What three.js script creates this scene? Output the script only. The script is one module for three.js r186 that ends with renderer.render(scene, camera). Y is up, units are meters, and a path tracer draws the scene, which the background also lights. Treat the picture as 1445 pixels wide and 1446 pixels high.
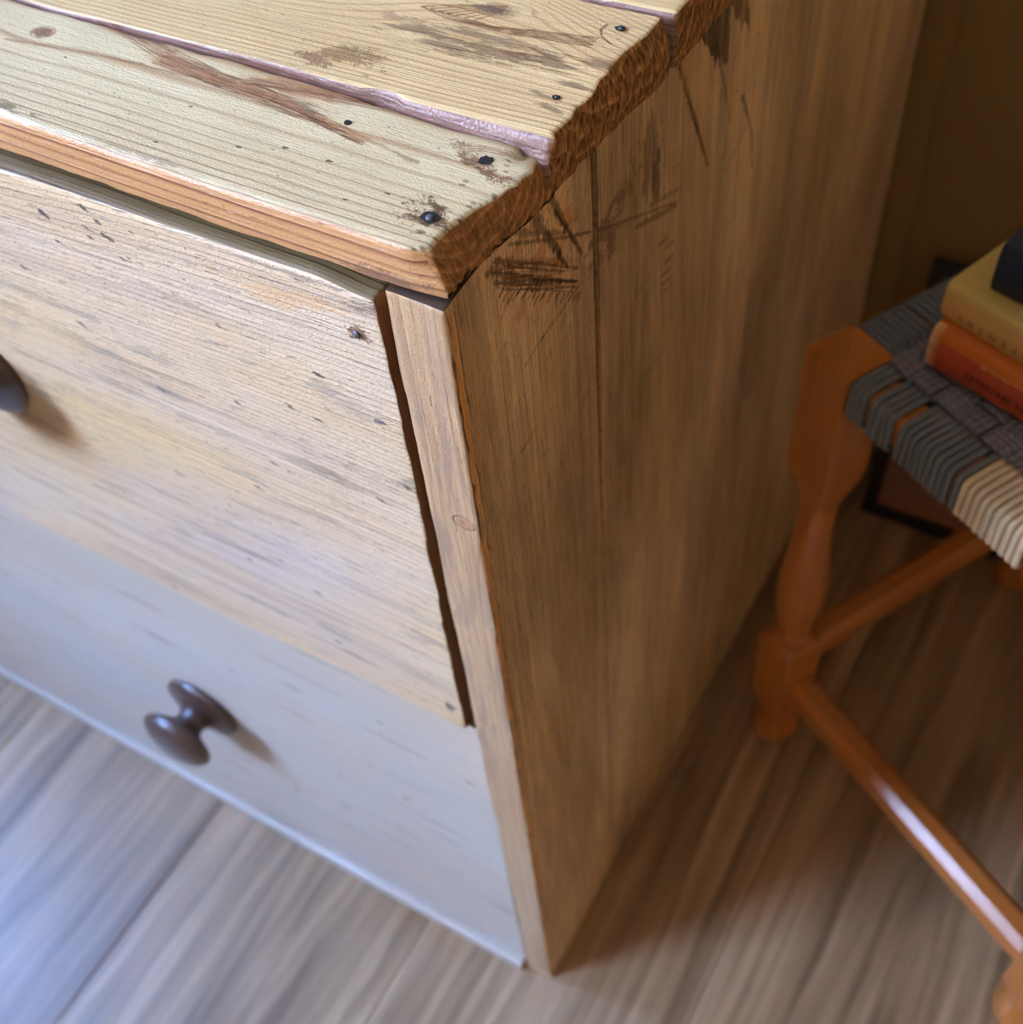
import * as THREE from 'three';
import { mergeGeometries, toCreasedNormals } from 'three/addons/utils/BufferGeometryUtils.js';
import { RoundedBoxGeometry } from 'three/addons/geometries/RoundedBoxGeometry.js';
import { RectAreaLightUniformsLib } from 'three/addons/lights/RectAreaLightUniformsLib.js';

// ---------------------------------------------------------------- camera, daylight, exposure
RectAreaLightUniformsLib.init();
const scene = new THREE.Scene();
const camera = new THREE.PerspectiveCamera(46.0, 1445 / 1446, 0.05, 30);
const EYE = new THREE.Vector3(0.16339, 0.87166, 0.20739);
camera.position.copy(EYE);
{
  const right = new THREE.Vector3(0.8635007, -0.0752807, -0.4986977), down = new THREE.Vector3(0.3547126, -0.6122709, 0.706614), fwd = new THREE.Vector3(-0.3585325, -0.787056, -0.5019933);
  camera.quaternion.setFromRotationMatrix(new THREE.Matrix4().makeBasis(right, down.negate(), fwd.negate()));
}
camera.focus = 0.38;
camera.userData.fStop = camera.getFocalLength() / 3.9;      // a phone's 3.9 mm aperture
const renderer = new THREE.WebGLRenderer({ antialias: true });
renderer.toneMapping = THREE.LinearToneMapping;
renderer.toneMappingExposure = 1.24;
renderer.shadowMap.enabled = true;
// the sky: deep blue overhead, a bright white haze towards the horizon
{
  const W = 64, H = 128, d = new Float32Array(W * H * 4), haze = [33, 36, 44], blue = [4, 19, 64];
  for (let y = 0; y < H; y++) {
    const el = ((y + 0.5) / H - 0.5) * 180, t = Math.min(1, Math.max(0, (el - 9) / 42)), k = t * t * (3 - 2 * t), below = el < 0 ? Math.max(0.12, 1 + el / 12) : 1;
    for (let x = 0; x < W; x++) for (let c = 0; c < 4; c++) d[(y * W + x) * 4 + c] = c === 3 ? 1 : (haze[c] + (blue[c] - haze[c]) * k) * below;
  }
  const sky = new THREE.DataTexture(d, W, H, THREE.RGBAFormat, THREE.FloatType);
  sky.mapping = THREE.EquirectangularReflectionMapping; sky.magFilter = THREE.LinearFilter; sky.needsUpdate = true;
  scene.background = sky;
}
// daylight through the room's two windows, side by side in the wall to the left
const WINDOWS = [{ z0: 0.04, z1: 0.34, y0: 1.0, y1: 1.9 }, { z0: 0.94, z1: 1.75, y0: 0.92, y1: 1.9 }];
for (const w of WINDOWS) {
  const l = new THREE.RectAreaLight(new THREE.Color(0.6, 0.84, 1.25), 10, w.z1 - w.z0, w.y1 - w.y0), y = (w.y0 + w.y1) / 2, z = (w.z0 + w.z1) / 2;
  l.name = 'window_daylight'; l.position.set(-1.245, y, z); l.lookAt(0, y, z); scene.add(l);
}

// ---------------------------------------------------------------- helpers
let seedState = 7;
const rnd = () => { seedState = (seedState + 0x6d2b79f5) | 0; let t = Math.imul(seedState ^ (seedState >>> 15), 1 | seedState); t = (t + Math.imul(t ^ (t >>> 7), 61 | t)) ^ t; return ((t ^ (t >>> 14)) >>> 0) / 4294967296; };
const PERM = new Uint8Array(512), VAL = new Float32Array(256);
for (let i = 0; i < 256; i++) { PERM[i] = i; VAL[i] = rnd() * 2 - 1; }
for (let i = 255; i > 0; i--) { const j = Math.floor(rnd() * (i + 1)), t = PERM[i]; PERM[i] = PERM[j]; PERM[j] = t; }
for (let i = 0; i < 256; i++) PERM[i + 256] = PERM[i];
function noise(x, y) {                                         // smooth value noise, -1..1
  const xf = Math.floor(x), yf = Math.floor(y), fx = x - xf, fy = y - yf, xi = xf & 255, yi = yf & 255, x2 = (xi + 1) & 255, y2 = (yi + 1) & 255;
  const sx = fx * fx * (3 - 2 * fx), sy = fy * fy * (3 - 2 * fy);
  const a = VAL[PERM[PERM[xi] + yi]], b = VAL[PERM[PERM[x2] + yi]], c = VAL[PERM[PERM[xi] + y2]], d = VAL[PERM[PERM[x2] + y2]];
  return a + (b - a) * sx + (c - a + (a - b - c + d) * sx) * sy;
}
const fbm = (x, y, n = 4) => { let s = 0, a = 0.5; for (let i = 0; i < n; i++) { s += a * noise(x, y); x = x * 2.03 + 17.1; y = y * 2.03 + 5.7; a *= 0.5; } return s; };
const clamp = (x, a = 0, b = 1) => (x < a ? a : x > b ? b : x);
const smooth = (a, b, x) => { const t = clamp((x - a) / (b - a)); return t * t * (3 - 2 * t); };
const lin = (r, g, b) => { const c = new THREE.Color().setRGB(r / 255, g / 255, b / 255, THREE.SRGBColorSpace); return [c.r, c.g, c.b]; };
const toByte = (x) => { x = clamp(x); return Math.round(255 * (x <= 0.0031308 ? 12.92 * x : 1.055 * Math.pow(x, 1 / 2.4) - 0.055)); };
const numbering = new Map();
const numbered = (n) => { const k = numbering.get(n) ?? 0; numbering.set(n, k + 1); return k ? n + '_' + String(k).padStart(3, '0') : n; };
function tag(o, label, category, group) { o.userData.label = label; o.userData.category = category; if (group) o.userData.group = group; return o; }
function thing(name, label, category, at = [0, 0, 0], turn = 0) {
  const g = new THREE.Group(); g.name = numbered(name); g.position.set(...at); g.rotation.y = turn; scene.add(g); return tag(g, label, category);
}
function part(name, geometry, material, parent, label) {
  const m = new THREE.Mesh(geometry, material); m.name = numbered(name); m.castShadow = m.receiveShadow = true; parent.add(m);
  if (label) m.userData.label = label;
  return m;
}
function struct(name, geometry, material, parent = scene) {
  const m = new THREE.Mesh(geometry, material); m.name = name; m.castShadow = m.receiveShadow = true; parent.add(m);
  if (parent === scene) m.userData.kind = 'structure';
  return m;
}

// A surface painted in metres: colour and relief over the rectangle u0..u1, v0..v1 of a face.
class Surface {
  constructor(u0, u1, v0, v1, W, H) { Object.assign(this, { u0, u1, v0, v1, W, H }); this.c = new Float32Array(W * H * 3); this.h = new Float32Array(W * H); this.q = new Float32Array(W * H); }
  fill(f) {
    const o = [0, 0, 0, 0, 0];
    for (let j = 0, i = 0; j < this.H; j++) for (let k = 0; k < this.W; k++, i++) {
      o[3] = 0; o[4] = 0; f(this.u0 + (k + 0.5) / this.W * (this.u1 - this.u0), this.v0 + (j + 0.5) / this.H * (this.v1 - this.v0), o);
      this.c[3 * i] = o[0]; this.c[3 * i + 1] = o[1]; this.c[3 * i + 2] = o[2]; this.h[i] = o[3]; this.q[i] = o[4];
    }
    return this;
  }
  // visit texels near (u, v) within a reach; f(u, v) gives [cover 0..1, relief]
  touch(ua, ub, va, vb, col, f) {
    const { W, H, u0, u1, v0, v1 } = this, k0 = Math.max(0, Math.floor((ua - u0) / (u1 - u0) * W)), k1 = Math.min(W - 1, Math.ceil((ub - u0) / (u1 - u0) * W)), j0 = Math.max(0, Math.floor((va - v0) / (v1 - v0) * H)), j1 = Math.min(H - 1, Math.ceil((vb - v0) / (v1 - v0) * H));
    for (let j = j0; j <= j1; j++) for (let k = k0; k <= k1; k++) {
      const r = f(u0 + (k + 0.5) / W * (u1 - u0), v0 + (j + 0.5) / H * (v1 - v0));
      if (!r || r[0] <= 0) continue;
      const i = j * W + k, a = clamp(r[0]);
      for (let c = 0; c < 3; c++) this.c[3 * i + c] += (col[c] - this.c[3 * i + c]) * a;
      this.h[i] += r[1] * a;
    }
    return this;
  }
  spot(u, v, ru, rv, col, alpha = 1, depth = 0, ragged = 0.35, turn = 0) {
    const R = Math.max(ru, rv) * 1.6, cs = Math.cos(turn), sn = Math.sin(turn);
    return this.touch(u - R, u + R, v - R, v + R, col, (x, y) => {
      const dx = x - u, dy = y - v, a = (dx * cs + dy * sn) / ru, b = (-dx * sn + dy * cs) / rv, d = Math.hypot(a, b) + ragged * (noise(x / ru * 1.3 + 9, y / rv * 1.3) + 0.6 * noise(x / ru * 4, y / rv * 4 + 5));
      return [alpha * (1 - smooth(0.75, 1.08, d)), depth];
    });
  }
  stain(u, v, ru, rv, col, alpha = 0.6, grainU = 300, grainV = 300, turn = 0) {   // broken patch of dirt with a grain of its own
    const R = Math.max(ru, rv) * 1.5, cs = Math.cos(turn), sn = Math.sin(turn);
    return this.touch(u - R, u + R, v - R, v + R, col, (x, y) => {
      const dx = x - u, dy = y - v, d = Math.hypot((dx * cs + dy * sn) / ru, (-dx * sn + dy * cs) / rv);
      if (d > 1.4) return null;
      const n = fbm(x * grainU, y * grainV, 4) + 0.35 * noise(x * grainU * 9, y * grainV * 9);
      return [alpha * smooth(-0.02, 0.35, n + 0.62 - d * 0.85), 0];
    });
  }
  stroke(pts, w0, w1, col, alpha = 1, depth = 0, ragged = 0.3, gu = 260, gv = 1500) {
    for (let s = 0; s + 1 < pts.length; s++) {
      const [ax, ay] = pts[s], [bx, by] = pts[s + 1], L2 = (bx - ax) ** 2 + (by - ay) ** 2, wm = Math.max(w0, w1) * 1.5, n = pts.length - 1;
      this.touch(Math.min(ax, bx) - wm, Math.max(ax, bx) + wm, Math.min(ay, by) - wm, Math.max(ay, by) + wm, col, (x, y) => {
        const t = clamp(((x - ax) * (bx - ax) + (y - ay) * (by - ay)) / L2), w = w0 + (w1 - w0) * (s + t) / n, d = Math.hypot(x - ax - t * (bx - ax), y - ay - t * (by - ay)) / w + ragged * (noise(x * gu, y * gv) + 0.7 * noise(x * gu * 3, y * gv * 2.6));
        return [alpha * (1 - smooth(0.3, 1.1, d)), depth];
      });
    }
    return this;
  }
  bake(bumpScale, { rough = 0.5, relief = true, spec = 0.5, roughAmp = 0, ...more } = {}) {
    const { W, H } = this, a = new Uint8Array(W * H * 4), b = relief ? new Uint8Array(W * H * 4) : null;
    for (let i = 0; i < W * H; i++) {
      for (let c = 0; c < 3; c++) a[4 * i + c] = toByte(this.c[3 * i + c]);
      a[4 * i + 3] = 255;
      if (b) { b[4 * i] = b[4 * i + 1] = b[4 * i + 2] = clamp(0.5 + 0.5 * this.h[i]) * 255; b[4 * i + 3] = 255; }
    }
    const mk = (d, srgb) => {
      const t = new THREE.DataTexture(d, W, H); t.magFilter = THREE.LinearFilter; t.minFilter = THREE.LinearMipmapLinearFilter; t.generateMipmaps = true;
      t.wrapS = t.wrapT = THREE.MirroredRepeatWrapping; if (srgb) t.colorSpace = THREE.SRGBColorSpace;
      t.repeat.set(1 / (this.u1 - this.u0), 1 / (this.v1 - this.v0)); t.offset.set(-this.u0 / (this.u1 - this.u0), -this.v0 / (this.v1 - this.v0)); t.needsUpdate = true; return t;
    };
    const m = new THREE.MeshPhysicalMaterial({ roughness: rough, map: mk(a, true), specularIntensity: spec * 2, ...more });
    if (b) { m.bumpMap = mk(b, false); m.bumpScale = bumpScale; }
    return m;
  }
}

// Pine: u runs along the grain, v across; ring(u, v) counts the growth rings.
function pine({ seed = 0, ring, early, late, lateWidth = 0.3, lateAmount = 1, fibre = 0.1, blotch = 0.1, warp = 0.0012, knots = [], streakU = 9, streakV = 1500 }) {
  return (u, v, o) => {
    let w = v + warp * (noise(u * 7 + seed, v * 16) + 0.45 * noise(u * 22 + seed, v * 50 + 3));
    let inside = -1, kk = null;
    for (const k of knots) {
      const du = (u - k.u), dv = w - k.v, g = Math.exp(-((du / (k.r * (k.reach ?? 4))) ** 2));
      const d = Math.hypot(du * (k.slim ?? 1), dv);
      if (d < k.r) { inside = d / k.r; kk = k; }
      w -= Math.sign(dv) * k.r * 1.1 * g * Math.exp(-Math.abs(dv) / (k.r * 3)) * smooth(0, k.r, Math.abs(dv));
    }
    const ph = ring(u, w) + 0.06 * noise(u * 30, w * 300 + seed), t = ph - Math.floor(ph), yr = Math.floor(ph);
    let l = smooth(1 - lateWidth, 0.97, t) * (1 - smooth(0.985, 1, t)) + (t < 0.06 ? 0.35 * (1 - t / 0.06) : 0);
    l *= lateAmount * (0.72 + 0.28 * noise(yr * 7.3 + seed, 3.1));
    const f1 = noise(u * streakU + seed * 3, v * streakV), f2 = noise(u * streakU * 5 + 7, v * streakV * 2.2 + seed), bl = fbm(u * 7 + seed, v * 22 + seed, 3);
    const f = 1 + fibre * (0.65 * f1 + 0.5 * f2) + blotch * bl;
    for (let c = 0; c < 3; c++) o[c] = (early[c] + (late[c] - early[c]) * l) * (1 + (f - 1) * (1 + 0.35 * c));
    const g = noise(u * 1300 + v * 800 + seed, v * 1500 - u * 700) + noise(u * 2500 - v * 1900, v * 2600 + u * 1700 + seed);
    for (let c = 0; c < 3; c++) o[c] *= 1 + 0.022 * g;
    o[3] = l * 0.5 + 0.2 * f1 + 0.12 * f2 + 0.16 * g;
    if (kk) {                                                    // a knot: dark heart, ringed body, soft uneven rim
      const body = 1 - smooth(0.55, 1.0, inside + 0.16 * noise(u * 900, v * 900)), heart = 1 - smooth(0.05, 0.42, inside), rr = 0.5 + 0.5 * Math.sin(inside * 20 + 3 * noise(u * 500, v * 500)), a = (kk.dark ?? 0.8) * body, kc = kk.col ?? late;
      for (let c = 0; c < 3; c++) o[c] += (kc[c] * (1.25 - 0.35 * rr) * (1 - 0.55 * heart) - o[c]) * a;
      const rim = smooth(0.72, 0.86, inside) * (1 - smooth(0.86, 1, inside)) * (kk.rim ?? 0.3);
      for (let c = 0; c < 3; c++) o[c] *= 1 - rim;
    }
  };
}

// A board with worn, rounded, uneven edges. Coordinates and uv are metres; faces are material groups 0..5 (+x -x +y -y +z -z).
// wear(p) -> extra edge radius factor; shift(v) moves a vertex.
function board(x0, x1, y0, y1, z0, z1, { r = 0.0015, step = 0.006, rough = 0.6, freq = 90, wear, shift } = {}) {
  const cuts = (a, b) => { const L = b - a, q = Math.min(r * 2.2, L * 0.45), out = [a, a + q * 0.12, a + q * 0.3, a + q * 0.6, a + q], n = Math.max(1, Math.min(220, Math.round((L - 2 * q) / step))); for (let i = 1; i < n; i++) out.push(a + q + (L - 2 * q) * i / n); out.push(b - q, b - q * 0.6, b - q * 0.3, b - q * 0.12, b); return out; };
  const X = cuts(x0, x1), Y = cuts(y0, y1), Z = cuts(z0, z1), pos = [], uv = [], idx = [], g = new THREE.BufferGeometry();
  const face = (A, B, at, flip) => {
    const start = idx.length, base = pos.length / 3;
    for (const b of B) for (const a of A) { const p = at(a, b); pos.push(p[0], p[1], p[2]); }
    for (let j = 0; j + 1 < B.length; j++) for (let i = 0; i + 1 < A.length; i++) {
      const a = base + j * A.length + i, b = a + 1, c = a + A.length, d = c + 1;
      flip ? idx.push(a, c, b, b, c, d) : idx.push(a, b, c, b, d, c);
    }
    return [start, idx.length - start, base];
  };
  const F = [face(Z, Y, (a, b) => [x1, b, a], true), face(Z, Y, (a, b) => [x0, b, a], false), face(X, Z, (a, b) => [a, y1, b], true), face(X, Z, (a, b) => [a, y0, b], false), face(X, Y, (a, b) => [a, b, z1], false), face(X, Y, (a, b) => [a, b, z0], true)];
  const P = new Float32Array(pos), acc = new Map(), key = new Array(P.length / 3);
  for (let i = 0; i < P.length; i += 3) {
    let x = P[i], y = P[i + 1], z = P[i + 2]; key[i / 3] = x.toFixed(6) + ',' + y.toFixed(6) + ',' + z.toFixed(6);
    const s = x * 1.0 + z * 1.7 + y * 1.3, nn = noise(s * freq, 3.3 + x * 40) + 0.5 * noise(s * freq * 3.1, 8.8 + y * 70);
    const R = r * clamp(1 + rough * nn + (wear ? wear(x, y, z) : 0), 0.15, 2.1);
    const cx = clamp(x, x0 + R, x1 - R), cy = clamp(y, y0 + R, y1 - R), cz = clamp(z, z0 + R, z1 - R), dx = x - cx, dy = y - cy, dz = z - cz, d = Math.hypot(dx, dy, dz);
    const on = (Math.abs(dx) > 1e-9) + (Math.abs(dy) > 1e-9) + (Math.abs(dz) > 1e-9);
    if (on > 1) { x = cx + dx / d * R; y = cy + dy / d * R; z = cz + dz / d * R; }
    const v = { x, y, z }; if (shift) shift(v);
    P[i] = v.x; P[i + 1] = v.y; P[i + 2] = v.z;
  }
  F.forEach(([, , base], f) => { const end = f < 5 ? F[f + 1][2] : P.length / 3; for (let i = base; i < end; i++) { const x = P[3 * i], y = P[3 * i + 1], z = P[3 * i + 2]; f < 2 ? uv.push(z, y) : f < 4 ? uv.push(x, z) : uv.push(x, y); } });
  const a = new THREE.Vector3(), b = new THREE.Vector3(), c = new THREE.Vector3();
  for (let t = 0; t < idx.length; t += 3) {
    a.fromArray(P, 3 * idx[t]); b.fromArray(P, 3 * idx[t + 1]); c.fromArray(P, 3 * idx[t + 2]);
    const n = b.clone().sub(a).cross(c.clone().sub(a));
    for (let q = 0; q < 3; q++) { const k = key[idx[t + q]]; const e = acc.get(k); e ? e.add(n) : acc.set(k, n.clone()); }
  }
  const N = new Float32Array(P.length);
  for (let i = 0; i < key.length; i++) { const n = acc.get(key[i]).clone().normalize(); n.toArray(N, 3 * i); }
  g.setAttribute('position', new THREE.BufferAttribute(P, 3)); g.setAttribute('normal', new THREE.BufferAttribute(N, 3)); g.setAttribute('uv', new THREE.Float32BufferAttribute(uv, 2)); g.setIndex(idx);
  F.forEach(([s, n], f) => g.addGroup(s, n, f));
  return g;
}
const plainBox = (x0, x1, y0, y1, z0, z1) => { const g = new THREE.BoxGeometry(x1 - x0, y1 - y0, z1 - z0); g.translate((x0 + x1) / 2, (y0 + y1) / 2, (z0 + z1) / 2); return g; };
const softBox = (x0, x1, y0, y1, z0, z1, r = 0.001, seg = 2) => { const g = new RoundedBoxGeometry(x1 - x0, y1 - y0, z1 - z0, seg, r); g.translate((x0 + x1) / 2, (y0 + y1) / 2, (z0 + z1) / 2); return g; };

// ---------------------------------------------------------------- the room
const plaster = (c, rough = 0.9) => new THREE.MeshStandardMaterial({ color: new THREE.Color().setRGB(...c), roughness: rough });
const ochre = plaster([0.29, 0.165, 0.047], 0.75), ceilingPaint = plaster([0.7, 0.62, 0.5]), whitePaint = plaster([0.75, 0.73, 0.68], 0.5);
const X0 = -1.25, X1 = 2.0, Z0 = -0.56, Z1 = 2.3, TOP = 2.4, T = 0.14;
struct('wall_back', plainBox(X0 - T, X1 + T, -0.1, TOP, Z0 - T, Z0), ochre);
struct('wall_right', plainBox(X1, X1 + T, -0.1, TOP, Z0, Z1), ochre);
{
  const [a, b] = WINDOWS, bar = 0.03;
  struct('wall_front', plainBox(X0 - T, X1 + T, -0.1, TOP, Z1, Z1 + T), ochre);
  struct('wall_left', mergeGeometries([[Z0, a.z0], [a.z1, b.z0], [b.z1, Z1]].map(([p, q]) => plainBox(X0 - T, X0, -0.1, TOP, p, q)).concat(WINDOWS.flatMap((w) => [plainBox(X0 - T, X0, -0.1, w.y0, w.z0, w.z1), plainBox(X0 - T, X0, w.y1, TOP, w.z0, w.z1)]))), ochre);
  WINDOWS.forEach((w, i) => {
    const f = struct('window_' + (i + 1), mergeGeometries([plainBox(X0 - 0.1, X0 - 0.05, w.y0, w.y1, w.z0, w.z0 + bar), plainBox(X0 - 0.1, X0 - 0.05, w.y0, w.y1, w.z1 - bar, w.z1), plainBox(X0 - 0.1, X0 - 0.05, w.y0, w.y0 + bar, w.z0, w.z1), plainBox(X0 - 0.1, X0 - 0.05, w.y1 - bar, w.y1, w.z0, w.z1)]), whitePaint);
    part('pane', plainBox(X0 - 0.076, X0 - 0.072, w.y0 + bar, w.y1 - bar, w.z0 + bar, w.z1 - bar), new THREE.MeshPhysicalMaterial({ transmission: 1, thickness: 0, roughness: 0, ior: 1.5 }), f);
  });
}
struct('ceiling', plainBox(X0 - T, X1 + T, TOP, TOP + T, Z0 - T, Z1 + T), ceilingPaint);
struct('trim_1', softBox(-0.32, 0.0198, 0, TOP - 0.001, Z0 + 0.0002, Z0 + 0.009, 0.0025, 3), ochre);

// laminate floor: boards run away from the chest front, 195 mm wide
const floor = struct('floor', plainBox(X0 - T, X1 + T, -0.1, -0.008, Z0 - T, Z1 + T), plaster([0.08, 0.06, 0.045]));
{
  const oak = (seed, knotU, knotV) => {
    const W = 256, H = 1536, s = new Surface(-0.0975, 0.0975, 0, 1.38, W, H);
    const light = lin(200, 162, 120), dark = lin(126, 95, 64), mid = lin(166, 130, 92);
    s.fill((x, y, o) => {
      const wx = x + 0.009 * fbm(y * 3.2 + seed, x * 12, 3) + 0.0016 * noise(y * 26, x * 60 + seed), du = y - knotU, arch = Math.sqrt((wx - knotV) ** 2 * 5.5 + 0.0007) + 0.16 * Math.abs(du) * Math.exp(-Math.abs(wx - knotV) * 14);
      const figure = fbm(arch * 60 + seed * 9, y * 1.5, 3), f1 = noise(y * 9 + seed, x * 420 + 12 * wx), f2 = noise(y * 40, x * 1100 + seed), f3 = fbm(y * 6 + seed, wx * 160, 3), b = fbm(y * 5 + seed * 2, wx * 26, 3), b2 = fbm(y * 2.4 + seed, x * 9 + 8, 3);
      const k = clamp(0.42 + 0.62 * figure + 0.42 * f3 + 0.5 * b + 0.5 * b2 + 0.1 * f1), pore = f2 > 0.55 ? 0.25 : 0;
      for (let c = 0; c < 3; c++) { const m = k < 0.5 ? light[c] + (mid[c] - light[c]) * k * 2 : mid[c] + (dark[c] - mid[c]) * (k * 2 - 1); o[c] = m * (1 + 0.1 * f1) * (1 - pore * 0.5); }
      o[3] = 0.3 * f1 - pore;
    });
    return s.bake(0.00012, { rough: 0.36, spec: 0.5 });
  };
  const mats = [oak(3, 0.7, 0.01), oak(11, 1.08, -0.03), oak(23, 0.98, 0.02), oak(37, 0.4, 0.05)];
  const geo = board(-0.0973, 0.0973, -0.008, 0, 0.0003, 1.3797, { r: 0.0011, step: 0.09, rough: 0.05 });
  const uv = geo.attributes.uv, p = geo.attributes.position;
  for (let i = 0; i < uv.count; i++) uv.setXY(i, p.getX(i), p.getZ(i));
  geo.clearGroups();
  for (let k = -10; k <= 9; k++) {
    const x = 0.096 + (k - 0.5) * 0.195; if (x < X0 + 0.05 || x > X1 + 0.04) continue;
    const z = -1.02 + 0.13 * ((k * 7 + 40) % 3);
    for (let j = 0; j < 3; j++) {
      if (z + j * 1.38 > Z1) continue;
      const m = part('plank', geo, mats[(k * 3 + 30 + j * 2 + (k & 1)) % 4], floor);
      m.position.set(x, 0, z + j * 1.38);
    }
  }
}

// ---------------------------------------------------------------- the pine chest
const chest = thing('chest_of_drawers', 'old stripped pine chest of drawers with worn plank top and turned dark knobs', 'chest of drawers');
const dirt = lin(74, 52, 34), black = lin(26, 20, 16), brown = lin(112, 76, 46), endBrown = lin(170, 120, 74);
const paleEarly = lin(213, 190, 144), paleLate = lin(176, 124, 72);

// top plank at the front: wide flat growth rings, a red knot, old nail holes
const steps = [[-0.002, -1.4], [0.0025, 0], [0.0055, 1], [0.0087, 2], [0.0128, 3], [0.017, 4], [0.0212, 5], [0.0256, 6], [0.033, 7], [0.0425, 8], [0.075, 10]];
const frontRings = (u, v) => { const a = -v; for (let i = 1; i < steps.length; i++) if (a < steps[i][0]) { const [p, q] = steps[i - 1], [r, s] = steps[i]; return 20 + q + (s - q) * (a - p) / (r - p); } return 30; };
const topFront = new Surface(-0.235, 0.012, -0.062, 0.002, 2048, 640).fill(pine({ seed: 2, ring: frontRings, early: paleEarly, late: lin(158, 106, 60), lateWidth: 0.34, lateAmount: 1.0, fibre: 0.05, blotch: 0.08, warp: 0.0009, streakU: 70, streakV: 1500, knots: [{ u: -0.1954, v: -0.0452, r: 0.0042, reach: 5, slim: 0.75, col: lin(120, 66, 44), dark: 0.85 }] }));
{
  const s = topFront, rust = lin(138, 88, 52);
  s.stroke([[-0.205, -0.037], [-0.1748, -0.041], [-0.1473, -0.0440], [-0.1195, -0.0447], [-0.0943, -0.0455], [-0.0667, -0.0425], [-0.03, -0.037]], 0.0008, 0.0010, rust, 0.6, 0, 0.45, 120, 900);
  for (const [pts, w0, w1, n] of [[[[-0.189, -0.0615], [-0.1674, -0.0588], [-0.1432, -0.0520], [-0.1186, -0.0480], [-0.094, -0.0462], [-0.07, -0.044]], 0.0040, 0.0054, 34], [[[-0.1432, -0.0495], [-0.1186, -0.0475], [-0.0931, -0.0458], [-0.0742, -0.0435], [-0.052, -0.0392]], 0.0040, 0.0032, 24], [[[-0.107, -0.050], [-0.0936, -0.0527], [-0.0746, -0.0552], [-0.046, -0.0577]], 0.0042, 0.0022, 20], [[[-0.1, -0.0545], [-0.075, -0.0575], [-0.04, -0.0585]], 0.002, 0.001, 7]]) {
    s.stroke(pts, w0 * 1.05, w1, lin(178, 132, 90), 0.7, 0, 0.55, 60, 420);
    for (let i = 0; i < n; i++) { const off = (rnd() - 0.5) * 1.7, a = Math.floor(rnd() * (pts.length - 1)), m = pts.slice(a, a + 2 + Math.floor(rnd() * 2)).map(([x, y], q) => [x + 0.003 * (rnd() - 0.5), y + off * (w0 + (w1 - w0) * (a + q) / (pts.length - 1)) + 0.0004 * (rnd() - 0.5)]); if (m.length > 1) s.stroke(m, 0.00045, 0.0004, rnd() < 0.4 ? lin(96, 62, 40) : rust, 0.6, -0.1, 0.5, 120, 900); }
  }
  s.stain(-0.0132, -0.0168, 0.0095, 0.0064, lin(98, 66, 40), 0.95, 260, 420);
  s.stain(-0.0085, -0.0425, 0.013, 0.0034, lin(112, 66, 38), 0.85, 260, 420, 0.35);
  s.stain(-0.02, -0.0505, 0.006, 0.003, lin(110, 74, 46), 0.7, 260, 420);
  s.stain(-0.0765, -0.0455, 0.007, 0.002, lin(112, 100, 88), 0.5, 300, 420, 0.3);
  for (const k of [0, 1, 2]) s.stroke([[-0.024 + 0.002 * k, -0.0478 + 0.0005 * k], [-0.0152, -0.0523 + 0.0012 * k], [-0.003, -0.0535 + 0.001 * k]], 0.0004, 0.0004, lin(150, 100, 60), 0.7);
  s.stain(-0.178, -0.0065, 0.022, 0.0022, lin(120, 98, 62), 0.8, 260, 700);
  s.stain(-0.113, -0.0045, 0.02, 0.0016, lin(150, 120, 84), 0.6, 260, 700);
  for (const [u, v, r] of [[-0.0863, -0.0203, 0.0010], [-0.0721, -0.0262, 0.0010], [-0.0554, -0.0262, 0.0009], [-0.0298, -0.0204, 0.0007], [-0.0171, -0.0244, 0.0007], [-0.1757, -0.0368, 0.0007], [-0.1148, -0.0314, 0.0006], [-0.1131, -0.0116, 0.0008], [-0.04, -0.013, 0.0007]]) s.spot(u, v, r * 1.5, r * 0.7, lin(88, 66, 48), 0.9, -0.6);
  for (let i = 0; i < 70; i++) s.spot(-0.23 + 0.24 * rnd(), -0.058 + 0.057 * rnd(), 0.0003 + 0.0005 * rnd(), 0.00018 + 0.0002 * rnd(), lin(120, 92, 62), 0.7, -0.4);
  s.spot(-0.0585, -0.0578, 0.0042, 0.0014, lin(40, 30, 22), 0.95, -1); s.spot(-0.052, -0.0582, 0.006, 0.0009, lin(60, 42, 30), 0.8, -0.6);
  for (let i = 0; i < 26; i++) { const x = -0.012 + 0.012 * rnd(), y = -0.05 * rnd(); s.spot(x, y, 0.0012, 0.0006, lin(96, 62, 36), 0.6, -0.4); }
}
const topFrontMat = topFront.bake(0.0005, { rough: 0.5, spec: 0.4 });
const frontEdgeMat = (() => {
  const s = new Surface(-0.235, 0.012, 0.632, 0.654, 1536, 160);
  s.fill(pine({ seed: 5, ring: (u, v) => (v - 0.6305) / 0.0042 + 4, early: lin(208, 153, 100), late: lin(138, 68, 34), lateWidth: 0.4, lateAmount: 1.0, fibre: 0.12, blotch: 0.12, warp: 0.0009, streakU: 25, streakV: 1900 }));
  for (let i = 0; i < 60; i++) s.spot(-0.23 + 0.235 * rnd(), 0.634 + 0.016 * rnd(), 0.0006 + 0.0012 * rnd(), 0.0003 + 0.0003 * rnd(), rnd() < 0.5 ? lin(200, 178, 160) : lin(140, 92, 64), 0.6, -0.3);
  s.stain(-0.018, 0.637, 0.014, 0.003, lin(120, 88, 66), 0.75, 200, 500);
  return s.bake(0.0006, { rough: 0.42, spec: 0.5 });
})();
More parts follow.
